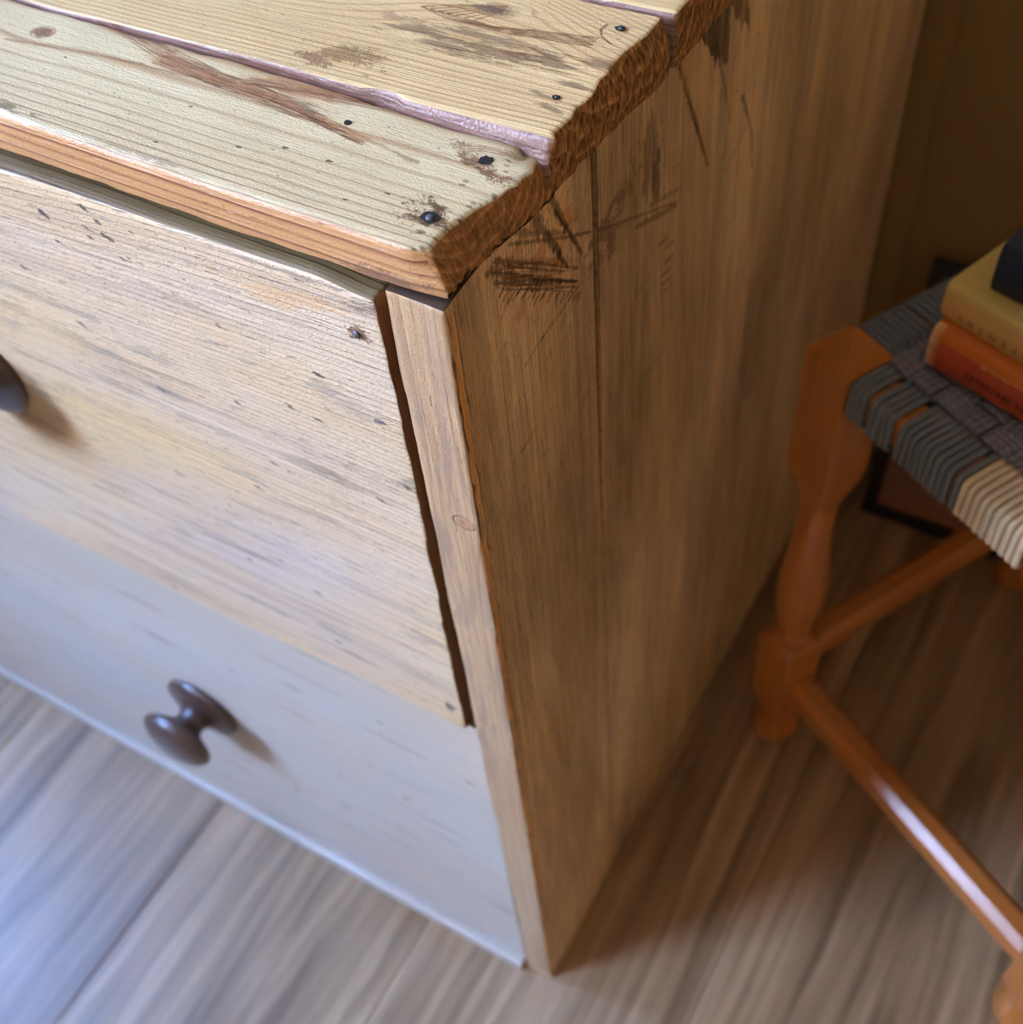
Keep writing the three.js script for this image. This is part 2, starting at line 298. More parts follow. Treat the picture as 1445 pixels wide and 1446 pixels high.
function endGrain(seed, cz, cy, pitch, fuzzy) {
  const s = new Surface(-0.29, 0.005, 0.628, 0.662, 1536, 192);
  s.fill((z, y, o) => {
    const d = Math.hypot(z - cz, (y - cy)), ph = d / pitch + 0.5 * noise(z * 120 + seed, y * 120), t = ph - Math.floor(ph), l = smooth(0.55, 0.95, t) * (1 - smooth(0.96, 1, t));
    const f = fbm(z * 500 + seed, y * 420, 3), g = noise(z * 1500, y * 500 + seed), k = 1 + 0.5 * f + 0.35 * g * fuzzy;
    for (let c = 0; c < 3; c++) o[c] = Math.max(0.004, (endBrown[c] + (lin(208, 156, 102)[c] - endBrown[c]) * l * 0.7) * k * 0.95);
    o[3] = 0.9 * f + 0.6 * g * fuzzy - 0.2 * l;
  });
  return s;
}
const ends = endGrain(4, -0.02, 0.668, 0.0042, 0.5);
for (let i = 0; i < 40; i++) ends.spot(-0.058 * rnd(), 0.635 + 0.002 * rnd(), 0.0016, 0.0007, black, 0.85, -0.8);
ends.spot(-0.0575, 0.636, 0.0022, 0.0018, black, 1, -1);
const endMatFront = ends.bake(0.0012, { rough: 0.8, spec: 0.25 });
const endMatBack = endGrain(14, -0.1, 0.7, 0.006, 1.3).bake(0.0022, { rough: 0.85, spec: 0.2 });
const plainPine = new Surface(-1, 0, -0.6, 0.7, 512, 512).fill(pine({ seed: 31, ring: (u, v) => v / 0.006, early: lin(196, 156, 104), late: lin(150, 98, 54), fibre: 0.15, warp: 0.003, streakV: 500 })).bake(0.0004, { rough: 0.6, relief: false });
const innerPine = new THREE.MeshStandardMaterial({ color: new THREE.Color().setRGB(...lin(112, 72, 40)), roughness: 0.8 });

{
  const g = board(-0.95, 0.0005, 0.6342, 0.6508, -0.0588, -0.0015, {
    r: 0.0019, step: 0.0035, rough: 0.5, freq: 70,
    wear: (x, y, z) => (y > 0.643 && z > -0.02 ? 0.85 : 0) + (x > -0.01 ? 0.3 : 0),
    shift: (v) => {
      if (v.x > -0.012) {                                      // the end is chipped and battered
        const e = smooth(-0.012, 0, v.x), up = smooth(0.636, 0.651, v.y);
        v.x -= e * up * (0.0048 * smooth(-0.055, 0, v.z) + 0.0007 * noise(v.z * 320, 2) + 0.0006 * noise(v.z * 900, 5));
        v.x += e * 0.0052 * smooth(-0.01, -0.056, v.z);
        if (v.z < -0.048) { const c = smooth(-0.048, -0.0545, v.z) * smooth(-0.005, -0.0005, v.x) * up; v.y -= 0.0028 * c; v.x -= 0.0045 * c; }
        if (v.z > -0.006) { const c = smooth(-0.006, -0.0015, v.z) * e; v.x -= 0.0022 * c * up; v.z -= 0.0012 * c; }
      }
      if (v.y > 0.64) v.y += 0.00025 * noise(v.x * 60, v.z * 90);
      if (v.z > -0.004) v.z += 0.0005 * noise(v.x * 25, 7);
      if (v.z < -0.055) v.z += 0.0007 * noise(v.x * 18, 3) + 0.0014 * smooth(-0.065, -0.04, v.x) * (1 - smooth(-0.01, 0, v.x));
    },
  });
  part('top_plank', g, [endMatFront, plainPine, topFrontMat, plainPine, frontEdgeMat, plainPine], chest, 'front plank with wide grain and battered end');
}
// second plank: fine close grain sweeping around a knot
const topSecond = new Surface(-0.235, 0.016, -0.138, -0.055, 2048, 768);
topSecond.fill(pine({ seed: 9, ring: (u, v) => 60 + (v - 0.02 * 0) / 0.00235 + 3.2 * Math.exp(-(((u + 0.05) / 0.06) ** 2)) * smooth(-0.075, -0.12, v) * 3 + 0.9 * noise(u * 9, v * 30), early: lin(216, 182, 128), late: lin(168, 114, 62), lateWidth: 0.45, lateAmount: 0.75, fibre: 0.1, blotch: 0.12, warp: 0.0014, streakU: 20, streakV: 1800, knots: [{ u: -0.0475, v: -0.1155, r: 0.0052, reach: 4, slim: 0.6, col: lin(140, 104, 74), dark: 0.5, rim: 0.1 }] }));
{
  const s = topSecond, st = lin(122, 86, 52);
  s.stain(-0.080, -0.0735, 0.017, 0.0068, lin(136, 98, 56), 0.75, 190, 260);
  s.stain(-0.0905, -0.0675, 0.01, 0.004, st, 0.7, 200, 260); s.stain(-0.086, -0.078, 0.008, 0.003, lin(120, 112, 76), 0.5, 200, 260);
  for (const [u, v, a, b, t] of [[-0.055, -0.0905, 0.022, 0.0038, 0.06], [-0.034, -0.0925, 0.018, 0.004, 0.05], [-0.0154, -0.0945, 0.013, 0.004, 0.05], [-0.04, -0.1, 0.03, 0.003, 0.04], [-0.068, -0.096, 0.018, 0.0035, 0], [-0.0052, -0.0735, 0.007, 0.0018, 0.3], [-0.01, -0.078, 0.007, 0.0012, 0.2], [0.0, -0.099, 0.008, 0.004, 0.1], [-0.003, -0.087, 0.007, 0.002, 0.1]]) s.stain(u, v, a, b, lin(112, 82, 56), 0.7, 60, 620, t);
  for (let i = 0; i < 26; i++) { const v = -0.085 - 0.017 * rnd(), u = -0.075 + 0.05 * rnd(); s.stroke([[u, v], [u + 0.012 + 0.02 * rnd(), v + 0.001 * (rnd() - 0.6)]], 0.0003, 0.0004, lin(108, 76, 46), 0.5, -0.2, 0.6); }
  for (let i = 0; i < 7; i++) s.stroke([[-0.046, -0.1195 + 0.0005 * i], [-0.062 + 0.0022 * i, -0.1145 + 0.0004 * i], [-0.074 + 0.0036 * i, -0.109 + 0.0002 * i], [-0.062 + 0.003 * i, -0.1055 - 0.0002 * i], [-0.036 + 0.001 * i, -0.1048 - 0.0008 * i], [-0.008, -0.1075 - 0.0010 * i]], 0.0006, 0.0006, lin(122, 80, 46), 0.75, 0.1, 0.4);
  s.stain(-0.05, -0.116, 0.011, 0.0028, lin(104, 86, 72), 0.7, 200, 500); s.stain(-0.0785, -0.1005, 0.012, 0.003, lin(142, 110, 76), 0.6, 120, 400);
  s.stroke([[-0.009, -0.1215], [-0.0095, -0.1185], [-0.0075, -0.115], [-0.0025, -0.1118]], 0.0009, 0.0004, lin(100, 68, 50), 0.8, -0.5);
  s.stain(-0.11, -0.06, 0.03, 0.002, lin(150, 110, 70), 0.5, 200, 700);
  for (let i = 0; i < 60; i++) s.spot(-0.23 + 0.24 * rnd(), -0.133 + 0.073 * rnd(), 0.0004 + 0.0007 * rnd(), 0.0002 + 0.0002 * rnd(), lin(120, 92, 66), 0.6, -0.4);
}
const topSecondMat = topSecond.bake(0.0005, { rough: 0.52, spec: 0.4 });
const secondEdgeMat = (() => { const s = new Surface(-0.235, 0.016, 0.63, 0.66, 1024, 128); s.fill(pine({ seed: 6, ring: (u, v) => v / 0.004, early: lin(150, 112, 96), late: lin(98, 68, 58), fibre: 0.2, blotch: 0.35, streakU: 30, streakV: 1400 })); for (let i = 0; i < 40; i++) s.spot(-0.23 + 0.24 * rnd(), 0.65 + 0.006 * rnd(), 0.003, 0.0008, lin(110, 80, 66), 0.5, -0.4); return s.bake(0.0008, { rough: 0.4 }); })();
const lift = (v) => { v.y += 0.0215 * clamp(v.x, -0.205, 0.01) ; };
{
  const g = board(-0.95, 0.0052, 0.6342, 0.6550, -0.1328, -0.0596, {
    r: 0.0014, step: 0.0042, rough: 0.5, freq: 60, wear: (x, y, z) => (z > -0.07 && x > -0.07 ? 0.7 : 0),
    shift: (v) => {
      if (v.y > 0.645) lift(v);
      if (v.z > -0.066) { v.z += 0.0006 * noise(v.x * 16, 9) + 0.0028 * smooth(-0.062, -0.05, v.x) * smooth(0.655, 0.64, v.y) - 0.0004; v.z += 0.0030 * smooth(-0.056, 0.008, v.x) * smooth(0.658, 0.648, v.y) * 0.6; if (v.y > 0.648 && v.x < -0.052 && v.x > -0.064) v.z -= 0.0016; }
      if (v.x > 0) { v.x += 0.0007 * noise(v.z * 200, 1) + 0.0006 * noise(v.z * 700, 4) - 0.0035 * smooth(0.646, 0.656, v.y) * smooth(-0.075, -0.11, v.z) + 0.004 * smooth(-0.07, -0.13, v.z); }
      if (v.y > 0.65) v.y += 0.0003 * noise(v.x * 50, v.z * 80);
    },
  });
  part('top_plank', g, [endMatBack, plainPine, topSecondMat, plainPine, secondEdgeMat, plainPine], chest, 'second plank with fine grain and dark stains');
}
const topRestMat = new Surface(-0.5, 0.016, -0.55, -0.13, 1024, 1024).fill(pine({ seed: 29, ring: (u, v) => 60 + v / 0.0034 + 1.6 * noise(u * 5, v * 24), early: lin(216, 182, 128), late: lin(168, 114, 62), lateWidth: 0.4, lateAmount: 0.6, fibre: 0.08, blotch: 0.14, warp: 0.002, streakU: 20, streakV: 1200 })).bake(0.0004, { rough: 0.52, spec: 0.4 });
for (const [za, zb, x1, y1] of [[-0.248, -0.1345, 0.0105, 0.6553], [-0.396, -0.2495, 0.009, 0.6548], [-0.546, -0.3975, 0.008, 0.655]]) {
  const g = board(-0.95, x1, 0.6342, y1, za, zb, { r: 0.002, step: 0.008, rough: 0.4, shift: (v) => { if (v.y > 0.645) lift(v); if (v.x > 0) v.x += 0.0008 * noise(v.z * 200, 1); if (v.z > zb - 0.004) v.z += 0.0006 * noise(v.x * 20, 2); } });
  part('top_plank', g, [endMatBack, plainPine, topRestMat, plainPine, secondEdgeMat, plainPine], chest);
}
// nails left in the top
const iron = new THREE.MeshStandardMaterial({ color: new THREE.Color().setRGB(0.16, 0.17, 0.2), metalness: 0.7, roughness: 0.45 }), hole = new THREE.MeshStandardMaterial({ color: new THREE.Color().setRGB(0.02, 0.014, 0.01), roughness: 1 });
function pit(x, y, z, r, nail, parent) {                       // a punched hole: flat ragged disc, inner shade as near-black colour, nail head on it
  const pts = []; for (let i = 0; i < 16; i++) { const a = i / 16 * Math.PI * 2, q = r * (1 + 0.22 * noise(i * 1.7, x * 900)); pts.push(new THREE.Vector2(Math.cos(a) * q * 1.15, Math.sin(a) * q)); }
  const g = new THREE.ExtrudeGeometry(new THREE.Shape(pts), { depth: 0.0003, bevelEnabled: false }); g.rotateX(-Math.PI / 2); g.translate(x, y, z);
  const m = part('nail_hole', g, hole, parent);
  if (nail) { const h = new THREE.SphereGeometry(r * 0.52, 14, 8); h.scale(1, 0.45, 1); h.translate(x + r * 0.1, y + 0.00035, z + r * 0.15); part('nail_head', h, iron, m, 'dull grey nail head'); }
  return m;
}
const planks = chest.children.filter((o) => o.name.startsWith('top_plank'));
pit(-0.0124, 0.65085, -0.0163, 0.0025, true, planks[0]); pit(-0.0112, 0.65085, -0.0459, 0.0021, false, planks[0]); pit(-0.0616, 0.65085, -0.045, 0.0011, false, planks[0]);
pit(-0.0035, 0.6551, -0.1203, 0.0015, true, planks[1]); pit(-0.0042, 0.6551, -0.0779, 0.0011, true, planks[1]);

// drawers
function drawerSurface(seed, u0, u1, v0, v1, W, H, early, late, marks, wear, extra) {
  const s = new Surface(u0, u1, v0, v1, W, H);
  const slope = (v) => 0.035 - 0.09 * smooth(0.5, 0.62, v);
  s.fill(pine({ seed, ring: (u, v) => 90 + (v + slope(v) * u) / 0.0029 + 2.2 * noise(u * 2.2 + seed, v * 13) + 0.6 * noise(u * 5 + seed, v * 60), early, late, lateWidth: 0.24, lateAmount: 0.22 + 0.4 * wear, fibre: 0.05 + 0.08 * wear, blotch: 0.07, warp: 0.0012, streakU: 22, streakV: 1500 }));
  for (let i = 0, n = W * H; i < n; i++) {                       // the old finish left warmer and greyer areas
    const u = u0 + (i % W + 0.5) / W * (u1 - u0), v = v0 + (Math.floor(i / W) + 0.5) / H * (v1 - v0), b = fbm(u * 8 + seed, v * 20 + 2, 4), d = fbm(u * 5 + 40, (v + slope(v) * u) * 330 + seed, 3), g = noise(u * 700 + v * 520, v * 1300 - u * 430) + noise(u * 1900 - v * 1500, v * 2100 + u * 1300), e = smooth(0.05, 0.35, d) * smooth(-0.35, 0.2, fbm(u * 10 + 7, v * 30 + seed, 2));
    s.c[3 * i] *= (1 + 0.07 * b + 0.022 * g) * (1 - 0.13 * wear * e); s.c[3 * i + 1] *= (1 - 0.04 * b + 0.022 * g) * (1 - 0.14 * wear * e); s.c[3 * i + 2] *= (1 - (0.1 + 0.34 * wear) * b + 0.022 * g) * (1 - 0.11 * wear * e);
    s.h[i] += 0.16 * g - 0.3 * e * wear;
  }
  for (let i = 0; i < 300 + 2000 * wear; i++) { const u = u0 + (u1 - u0) * rnd(), v = v0 + (v1 - v0) * rnd(), n = fbm(u * 9 + seed, v * 26, 3); if (n < -0.12) continue; const L = 0.002 + 0.016 * rnd() * rnd(); s.stroke([[u, v], [u + L, v - slope(v) * L + 0.0004 * (rnd() - 0.5)]], 0.00026, 0.00016, rnd() < 0.5 ? lin(84, 74, 68) : lin(128, 102, 78), 0.4 + 0.45 * rnd(), -0.6, 0.4); }
  for (let i = 0; i < 60; i++) s.stain(u0 + (u1 - u0) * rnd(), v0 + (v1 - v0) * rnd(), 0.012 + 0.03 * rnd(), 0.0012 + 0.002 * rnd(), lin(138, 112, 88), 0.4, 40, 900, -0.03);
  for (const [u, v] of marks) { const k = 0.6 + rnd(); s.spot(u, v, 0.0017 * k, 0.00075 * k, lin(70, 62, 60), 0.85, -0.8, 0.5, -0.5 * rnd()); if (rnd() < 0.5) s.stroke([[u, v], [u + 0.004, v - 0.0016 * rnd()]], 0.0004, 0.0002, lin(80, 70, 64), 0.8, -0.5); }
  for (let i = 0; i < 90 + 130 * wear; i++) s.spot(u0 + (u1 - u0) * rnd(), v0 + (v1 - v0) * rnd(), 0.0004 + 0.0013 * rnd() * rnd(), 0.0003, lin(84, 74, 68), 0.75, -0.5, 0.4, -0.3 * rnd());
  for (let i = 0; i < 34 * wear; i++) s.stain(u0 + (u1 - u0) * rnd(), v0 + (v1 - v0) * rnd(), 0.006 + 0.012 * rnd(), 0.002 + 0.003 * rnd(), lin(120, 112, 108), 0.35, 120, 500, -0.05);
  if (extra) extra(s);
  return s.bake(0.0007, { rough: 0.46, spec: 0.45 });
}
const upMarks = [[-0.1673, 0.6153], [-0.1434, 0.6248], [-0.1395, 0.6202], [-0.1473, 0.6155], [-0.147, 0.6113], [-0.1377, 0.6141], [-0.1242, 0.6209], [-0.1345, 0.6059], [-0.131, 0.6072], [-0.1754, 0.5587], [-0.0984, 0.5881], [-0.1949, 0.5809], [-0.1663, 0.6031], [-0.1444, 0.5357], [-0.1034, 0.5472], [-0.0571, 0.5815], [-0.0951, 0.5151], [-0.0761, 0.5573], [-0.0641, 0.5559], [-0.1103, 0.4929], [-0.1327, 0.4683], [-0.1595, 0.4777], [-0.1351, 0.4265], [-0.0963, 0.4233], [-0.113, 0.4388], [-0.1259, 0.3592], [-0.0945, 0.3825], [-0.1451, 0.3873], [-0.2059, 0.3575], [-0.0434, 0.5203], [-0.0283, 0.5359], [-0.0347, 0.5687]];
const drawerEarly = lin(226, 196, 158), drawerLate = lin(122, 90, 62);
const upperFace = drawerSurface(12, -0.42, -0.02, 0.34, 0.64, 2048, 1536, drawerEarly, drawerLate, upMarks, 1, (s) => {
  s.stain(-0.0362, 0.6105, 0.006, 0.0032, lin(120, 78, 44), 0.9, 300, 420); s.stain(-0.033, 0.6085, 0.005, 0.0016, lin(110, 70, 42), 0.8, 300, 420, -0.5);
  s.stain(-0.031, 0.622, 0.009, 0.003, lin(130, 104, 84), 0.7, 200, 500, 0.1); s.stain(-0.06, 0.6268, 0.03, 0.0018, lin(150, 128, 110), 0.6, 200, 700);
  s.spot(-0.0335, 0.3691, 0.003, 0.004, lin(64, 44, 40), 0.8, -0.6);
  s.stain(-0.07, 0.616, 0.03, 0.005, lin(226, 172, 104), 0.5, 60, 300);
});
const lowerFace = drawerSurface(41, -0.62, -0.02, 0.0, 0.36, 1536, 1024, lin(208, 192, 170), lin(176, 154, 130), [[-0.1937, 0.1129], [-0.0886, 0.2049], [-0.0354, 0.278], [-0.0626, 0.1176], [-0.0335, 0.1762], [-0.1101, 0.2277], [-0.1395, 0.1894], [-0.09, 0.30], [-0.2, 0.27]], 0.15);
const edgeDark = new Surface(-0.42, 0.0, -0.03, 0.01, 512, 128).fill(pine({ seed: 8, ring: (u, v) => v / 0.003, early: lin(122, 100, 66), late: lin(80, 60, 38), fibre: 0.2, blotch: 0.3, streakV: 1300 })).bake(0.0005, { rough: 0.55, spec: 0.3 });  // drawer top edges, the shade of the gap above painted into the colour
const gapShadeWood = new THREE.MeshStandardMaterial({ color: new THREE.Color().setRGB(...lin(66, 44, 28)), roughness: 0.95 });  // rough fibres, darkened to paint the shade inside the top gap and split
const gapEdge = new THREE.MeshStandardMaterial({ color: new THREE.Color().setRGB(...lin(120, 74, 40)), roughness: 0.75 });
{
  const g = board(-0.93, -0.0250, 0.3505, 0.6300, -0.02, 0.0008, {
    r: 0.0017, step: 0.004, rough: 0.35, freq: 40,
    wear: (x, y, z) => (y > 0.62 ? 0.2 : 0) + (y < 0.36 ? 0.9 : 0) - (x > -0.03 && y < 0.61 ? 0.5 : 0),
    shift: (v) => {
      const a = smooth(-0.03, -0.0256, v.x);
      v.x += a * (-0.0016 * smooth(0.6, 0.36, v.y) + 0.0006 * noise(v.y * 70, 3) + 0.0004 * noise(v.y * 260, 6) - 0.0006 * smooth(0.612, 0.63, v.y));
      if (v.z > -0.01) v.z += 0.0042 * clamp((-v.x - 0.05) / 0.25) + 0.0003 * noise(v.x * 12, v.y * 12);
      if (v.y > 0.62) v.y -= 0.0026 * smooth(-0.05, -0.027, v.x) + 0.0005 * noise(v.x * 30, 4);
    },
  });
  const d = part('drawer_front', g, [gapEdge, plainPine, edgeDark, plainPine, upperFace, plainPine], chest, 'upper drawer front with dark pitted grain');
  const h = new THREE.SphereGeometry(0.0014, 14, 10); h.scale(1, 1, 0.5); h.translate(-0.0352, 0.6101, 0.0011); part('nail_head', h, iron, d, 'small grey nail head');
}
{
  const g = board(-0.93, -0.0215, 0.0125, 0.3495, -0.02, -0.0026, { r: 0.0016, step: 0.008, rough: 0.4, freq: 30, shift: (v) => { if (v.z > -0.01) v.z += 0.0034 * clamp((-v.x - 0.05) / 0.25); } });
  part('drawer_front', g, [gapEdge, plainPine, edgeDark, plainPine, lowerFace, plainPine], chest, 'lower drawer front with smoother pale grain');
}
// knobs: flared foot, thin neck and a mushroom head, turned in dark wood
const knobWood = (() => {
  const s = new Surface(0, 1, 0, 1, 256, 256); s.fill((u, v, o) => { const n = fbm(u * 9, v * 60, 4), c = lin(72, 42, 24); for (let k = 0; k < 3; k++) o[k] = c[k] * (1 + 0.5 * n); o[3] = n; });
  return s.bake(0.0002, { rough: 0.5, spec: 0.8, clearcoat: 1, clearcoatRoughness: 0.32, relief: false });
})();
const knobGeo = (() => {
  const p = [[0, 0], [0.0268, 0], [0.0272, 0.0012], [0.0262, 0.0032], [0.0225, 0.0052], [0.0162, 0.0072], [0.0118, 0.0095], [0.0098, 0.0125], [0.0098, 0.0150], [0.0118, 0.0178], [0.0165, 0.0205], [0.0222, 0.0230], [0.0246, 0.0255], [0.0250, 0.0275], [0.0240, 0.0300], [0.0205, 0.0328], [0.0150, 0.0350], [0.0080, 0.0364], [0, 0.0368]];
  const c = new THREE.SplineCurve(p.slice(1).map(([r, h]) => new THREE.Vector2(r, h))), pts = [new THREE.Vector2(0, 0), ...c.getPoints(72)].map((q) => new THREE.Vector2(Math.max(0, q.x), q.y));
  const g = new THREE.LatheGeometry(pts, 64); g.rotateX(Math.PI / 2); return g;
})();
const fronts = chest.children.filter((o) => o.name.startsWith('drawer_front'));
part('knob', knobGeo, knobWood, fronts[0], 'turned dark knob').position.set(-0.268, 0.497, 0.0042);
part('knob', knobGeo, knobWood, fronts[1], 'turned dark knob').position.set(-0.249, 0.187, 0.0012);

// side: two boards, dark wax, scored and bruised near the top corner
const sideFace = new Surface(-0.548, 0.002, 0.0, 0.636, 1600, 1850);
{
  const s = sideFace, e = lin(216, 182, 140), l = lin(158, 121, 84);
  const grain = pine({ seed: 21, ring: (u, v) => 90 + v / 0.0105 + 2.2 * noise(u * 1.6, v * 11) + 0.9 * noise(u * 5, v * 30), early: e, late: l, lateWidth: 0.55, lateAmount: 0.28, fibre: 0.12, blotch: 0.2, warp: 0.004, streakU: 16, streakV: 1300, knots: [{ u: 0.53, v: -0.157, r: 0.003, reach: 6, dark: 0.4 }] });
  s.fill((z, y, o) => {
    grain(y, z, o);
    const b = fbm(z * 17 + 3, y * 4.5, 4), m = fbm(z * 75 + 9, y * 8, 4), w = noise(z * 520, y * 7) + 0.8 * noise(z * 1300, y * 40), p = noise(z * 1500, y * 110), saw = noise((y * 0.75 + z * 0.5) * 900, (z - y) * 30) * smooth(-0.16, -0.08, z) * smooth(0.42, 0.5, y), q = fbm(z * 240 + 5, y * 60, 3);
    const k = Math.max(0.25, 1 + 0.62 * b + 0.3 * m + 0.08 * w + 0.16 * q + 0.06 * saw - (p > 0.55 ? 0.16 : 0));
    o[0] *= k; o[1] *= k * (1 + 0.03 * b); o[2] *= k * (1 + 0.06 * b - 0.12 * m); o[3] += 0.25 * w + 0.3 * saw + 0.3 * q - (p > 0.55 ? 0.5 : 0);
  });
  const scar = lin(88, 48, 26), deep = lin(52, 29, 17);
  for (const [z, y, a, b, t] of [[-0.05, 0.607, 0.026, 0.004, -0.75], [-0.062, 0.6, 0.02, 0.003, -0.75], [-0.04, 0.621, 0.014, 0.004, -0.7], [-0.075, 0.612, 0.008, 0.006, 0.2], [-0.035, 0.612, 0.012, 0.003, -0.75]]) s.stain(z, y, a, b, lin(214, 134, 78), 0.5, 220, 220, t);
  for (let i = 0; i < 26; i++) { const t = rnd(), o = 0.022 * (rnd() - 0.6), z = -0.026 - 0.02 * t, y = 0.627 - 0.018 * t + o * 0.5, L = 0.012 + 0.03 * rnd(); s.stroke([[z, y], [z - L, y - L * (0.62 + 0.25 * rnd())]], 0.0005, 0.0003, lin(104, 58, 32), 0.5, -0.5, 0.5, 700, 500); }
  s.stroke([[-0.0949, 0.632], [-0.0946, 0.5605], [-0.0941, 0.507], [-0.0938, 0.4325], [-0.0938, 0.36]], 0.0011, 0.0005, deep, 0.9, -0.8, 0.25, 900, 60);  // dark line painting the shade inside the split between the two boards
  const rub = (pts, w0, w1, a = 0.85, d = -0.7, c = scar) => s.stroke(pts, w0 * 1.15, w1 * 1.2, c, a * 0.85, d * 0.7, 0.4, 800, 420);
  rub([[-0.0628, 0.6302], [-0.073, 0.61], [-0.083, 0.5908]], 0.0028, 0.0007); rub([[-0.066, 0.622], [-0.0785, 0.5985]], 0.0006, 0.0005, 0.9, -0.9, deep);
  rub([[-0.0541, 0.6267], [-0.0653, 0.6068], [-0.0694, 0.5975]], 0.003, 0.001); rub([[-0.0665, 0.604], [-0.0725, 0.593]], 0.0016, 0.0008, 0.9, -0.9, deep);
  rub([[-0.0292, 0.6293], [-0.0534, 0.6093], [-0.079, 0.5874]], 0.0012, 0.0006); rub([[-0.0247, 0.628], [-0.0526, 0.6029], [-0.0786, 0.5815]], 0.0018, 0.0009); rub([[-0.028, 0.6215], [-0.054, 0.5995]], 0.0012, 0.0006); rub([[-0.033, 0.6245], [-0.07, 0.593]], 0.0007, 0.0005); rub([[-0.05, 0.6052], [-0.0786, 0.5815]], 0.0007, 0.0006, 0.9, -1, deep);
  rub([[-0.0378, 0.6291], [-0.0727, 0.6058], [-0.0954, 0.5919], [-0.1627, 0.5566]], 0.0009, 0.0007, 0.75); rub([[-0.043, 0.63], [-0.0727, 0.6075]], 0.0018, 0.0008, 0.6);
  rub([[-0.031, 0.6275], [-0.075, 0.594]], 0.0016, 0.0014, 0.45, 0, lin(150, 92, 52));
  for (let i = 0; i < 22; i++) { const t = i / 21, z = -0.03 - 0.05 * t + 0.002 * rnd(), y = 0.6195 - 0.0405 * t - 0.004 - 0.0035 * rnd(); rub([[z, y], [z - 0.003 - 0.003 * rnd(), y + 0.0008 + 0.001 * rnd()]], 0.0007, 0.0003, 0.8, -0.7, deep); }
  rub([[-0.052, 0.5759], [-0.0811, 0.5785]], 0.0007, 0.0006, 0.6); rub([[-0.04, 0.574], [-0.06, 0.578]], 0.0005, 0.0005, 0.5);
  rub([[-0.159, 0.6231], [-0.1807, 0.5804], [-0.1944, 0.5526]], 0.0022, 0.0007, 0.85); rub([[-0.161, 0.618], [-0.19, 0.561]], 0.0006, 0.0005, 0.8, -0.8, deep);
  rub([[-0.2293, 0.5655], [-0.2445, 0.5363], [-0.25, 0.5132]], 0.0016, 0.0006, 0.8); rub([[-0.1951, 0.6094], [-0.2085, 0.5797], [-0.2149, 0.5622]], 0.0014, 0.0006, 0.6); rub([[-0.2359, 0.5458], [-0.2143, 0.5352]], 0.0009, 0.0006, 0.5);
  s.stain(-0.1452, 0.577, 0.006, 0.016, scar, 0.65, 420, 120, -0.2); rub([[-0.1269, 0.5703], [-0.1629, 0.5547]], 0.002, 0.0014, 0.7); rub([[-0.138, 0.5725], [-0.164, 0.562]], 0.0016, 0.001, 0.5); rub([[-0.1353, 0.481], [-0.1649, 0.4769]], 0.0009, 0.0005, 0.6); rub([[-0.0314, 0.5366], [-0.045, 0.5385]], 0.0007, 0.0004, 0.6);
  for (const [z, y] of [[-0.1572, 0.5388], [-0.1577, 0.5308], [-0.1546, 0.5255], [-0.1588, 0.5141], [-0.151, 0.545], [-0.156, 0.52]]) { rub([[z - 0.004, y - 0.001], [z + 0.004, y + 0.001]], 0.0009, 0.0008, 0.7, -1); rub([[z - 0.004, y - 0.003], [z + 0.004, y - 0.001]], 0.0008, 0.0008, 0.6, 0.8, lin(220, 166, 108)); }
  s.stain(-0.105, 0.585, 0.02, 0.012, lin(92, 54, 30), 0.55, 160, 260); s.stain(-0.135, 0.598, 0.012, 0.02, lin(84, 50, 28), 0.5, 420, 120);
  // two dark spikes of old finish under the top
  const spike = (pts, col, a) => { const inside = (x, y) => { let k = false; for (let i = 0, j = pts.length - 1; i < pts.length; j = i++) { const [xi, yi] = pts[i], [xj, yj] = pts[j]; if (yi > y !== yj > y && x < (xj - xi) * (y - yi) / (yj - yi) + xi) k = !k; } return k; }; s.touch(-0.26, -0.15, 0.57, 0.634, col, (x, y) => [inside(x + 0.0014 * noise(x * 500, y * 160), y + 0.003 * noise(x * 700, y * 90 + 4)) ? a * (0.85 + 0.15 * noise(x * 600, y * 60)) : 0, 0]); };
  spike([[-0.172, 0.634], [-0.176, 0.6226], [-0.1817, 0.618], [-0.195, 0.6007], [-0.2084, 0.5936], [-0.2081, 0.6121], [-0.2, 0.634]], lin(66, 44, 34), 0.9);
  spike([[-0.192, 0.634], [-0.2124, 0.611], [-0.2304, 0.5942], [-0.2265, 0.612], [-0.232, 0.634]], lin(68, 44, 32), 0.85);
  rub([[-0.246, 0.634], [-0.2455, 0.607]], 0.002, 0.0008, 0.6);
  // worn lighter arris along the front corner and bare patches in the wax
  for (let i = 0; i < 90; i++) { const y = 0.02 + 0.61 * rnd(); s.stroke([[-0.0008 - 0.0022 * rnd(), y], [-0.0012 - 0.0026 * rnd(), y - 0.01 - 0.03 * rnd()]], 0.0015, 0.0011, lin(240, 174, 100), 0.75, 0, 0.6, 900, 200); }
  for (let i = 0; i < 30; i++) { const y = 0.03 + 0.6 * i / 30; s.stroke([[-0.0004, y], [-0.0006, y + 0.022]], 0.0005, 0.0005, lin(84, 48, 26), 0.8, -0.4, 0.5, 900, 120); s.stroke([[-0.0046, y], [-0.0048 - 0.0006 * rnd(), y + 0.022]], 0.0005, 0.0004, lin(104, 64, 36), 0.6, -0.2, 0.6, 900, 120); }
  for (let i = 0; i < 110; i++) { const z = -0.02 - 0.5 * rnd(), y = 0.05 + 0.56 * rnd(); rub([[z, y], [z + 0.002 * (rnd() - 0.5), y - 0.004 - 0.02 * rnd()]], 0.0005, 0.0003, 0.5, -0.5); }
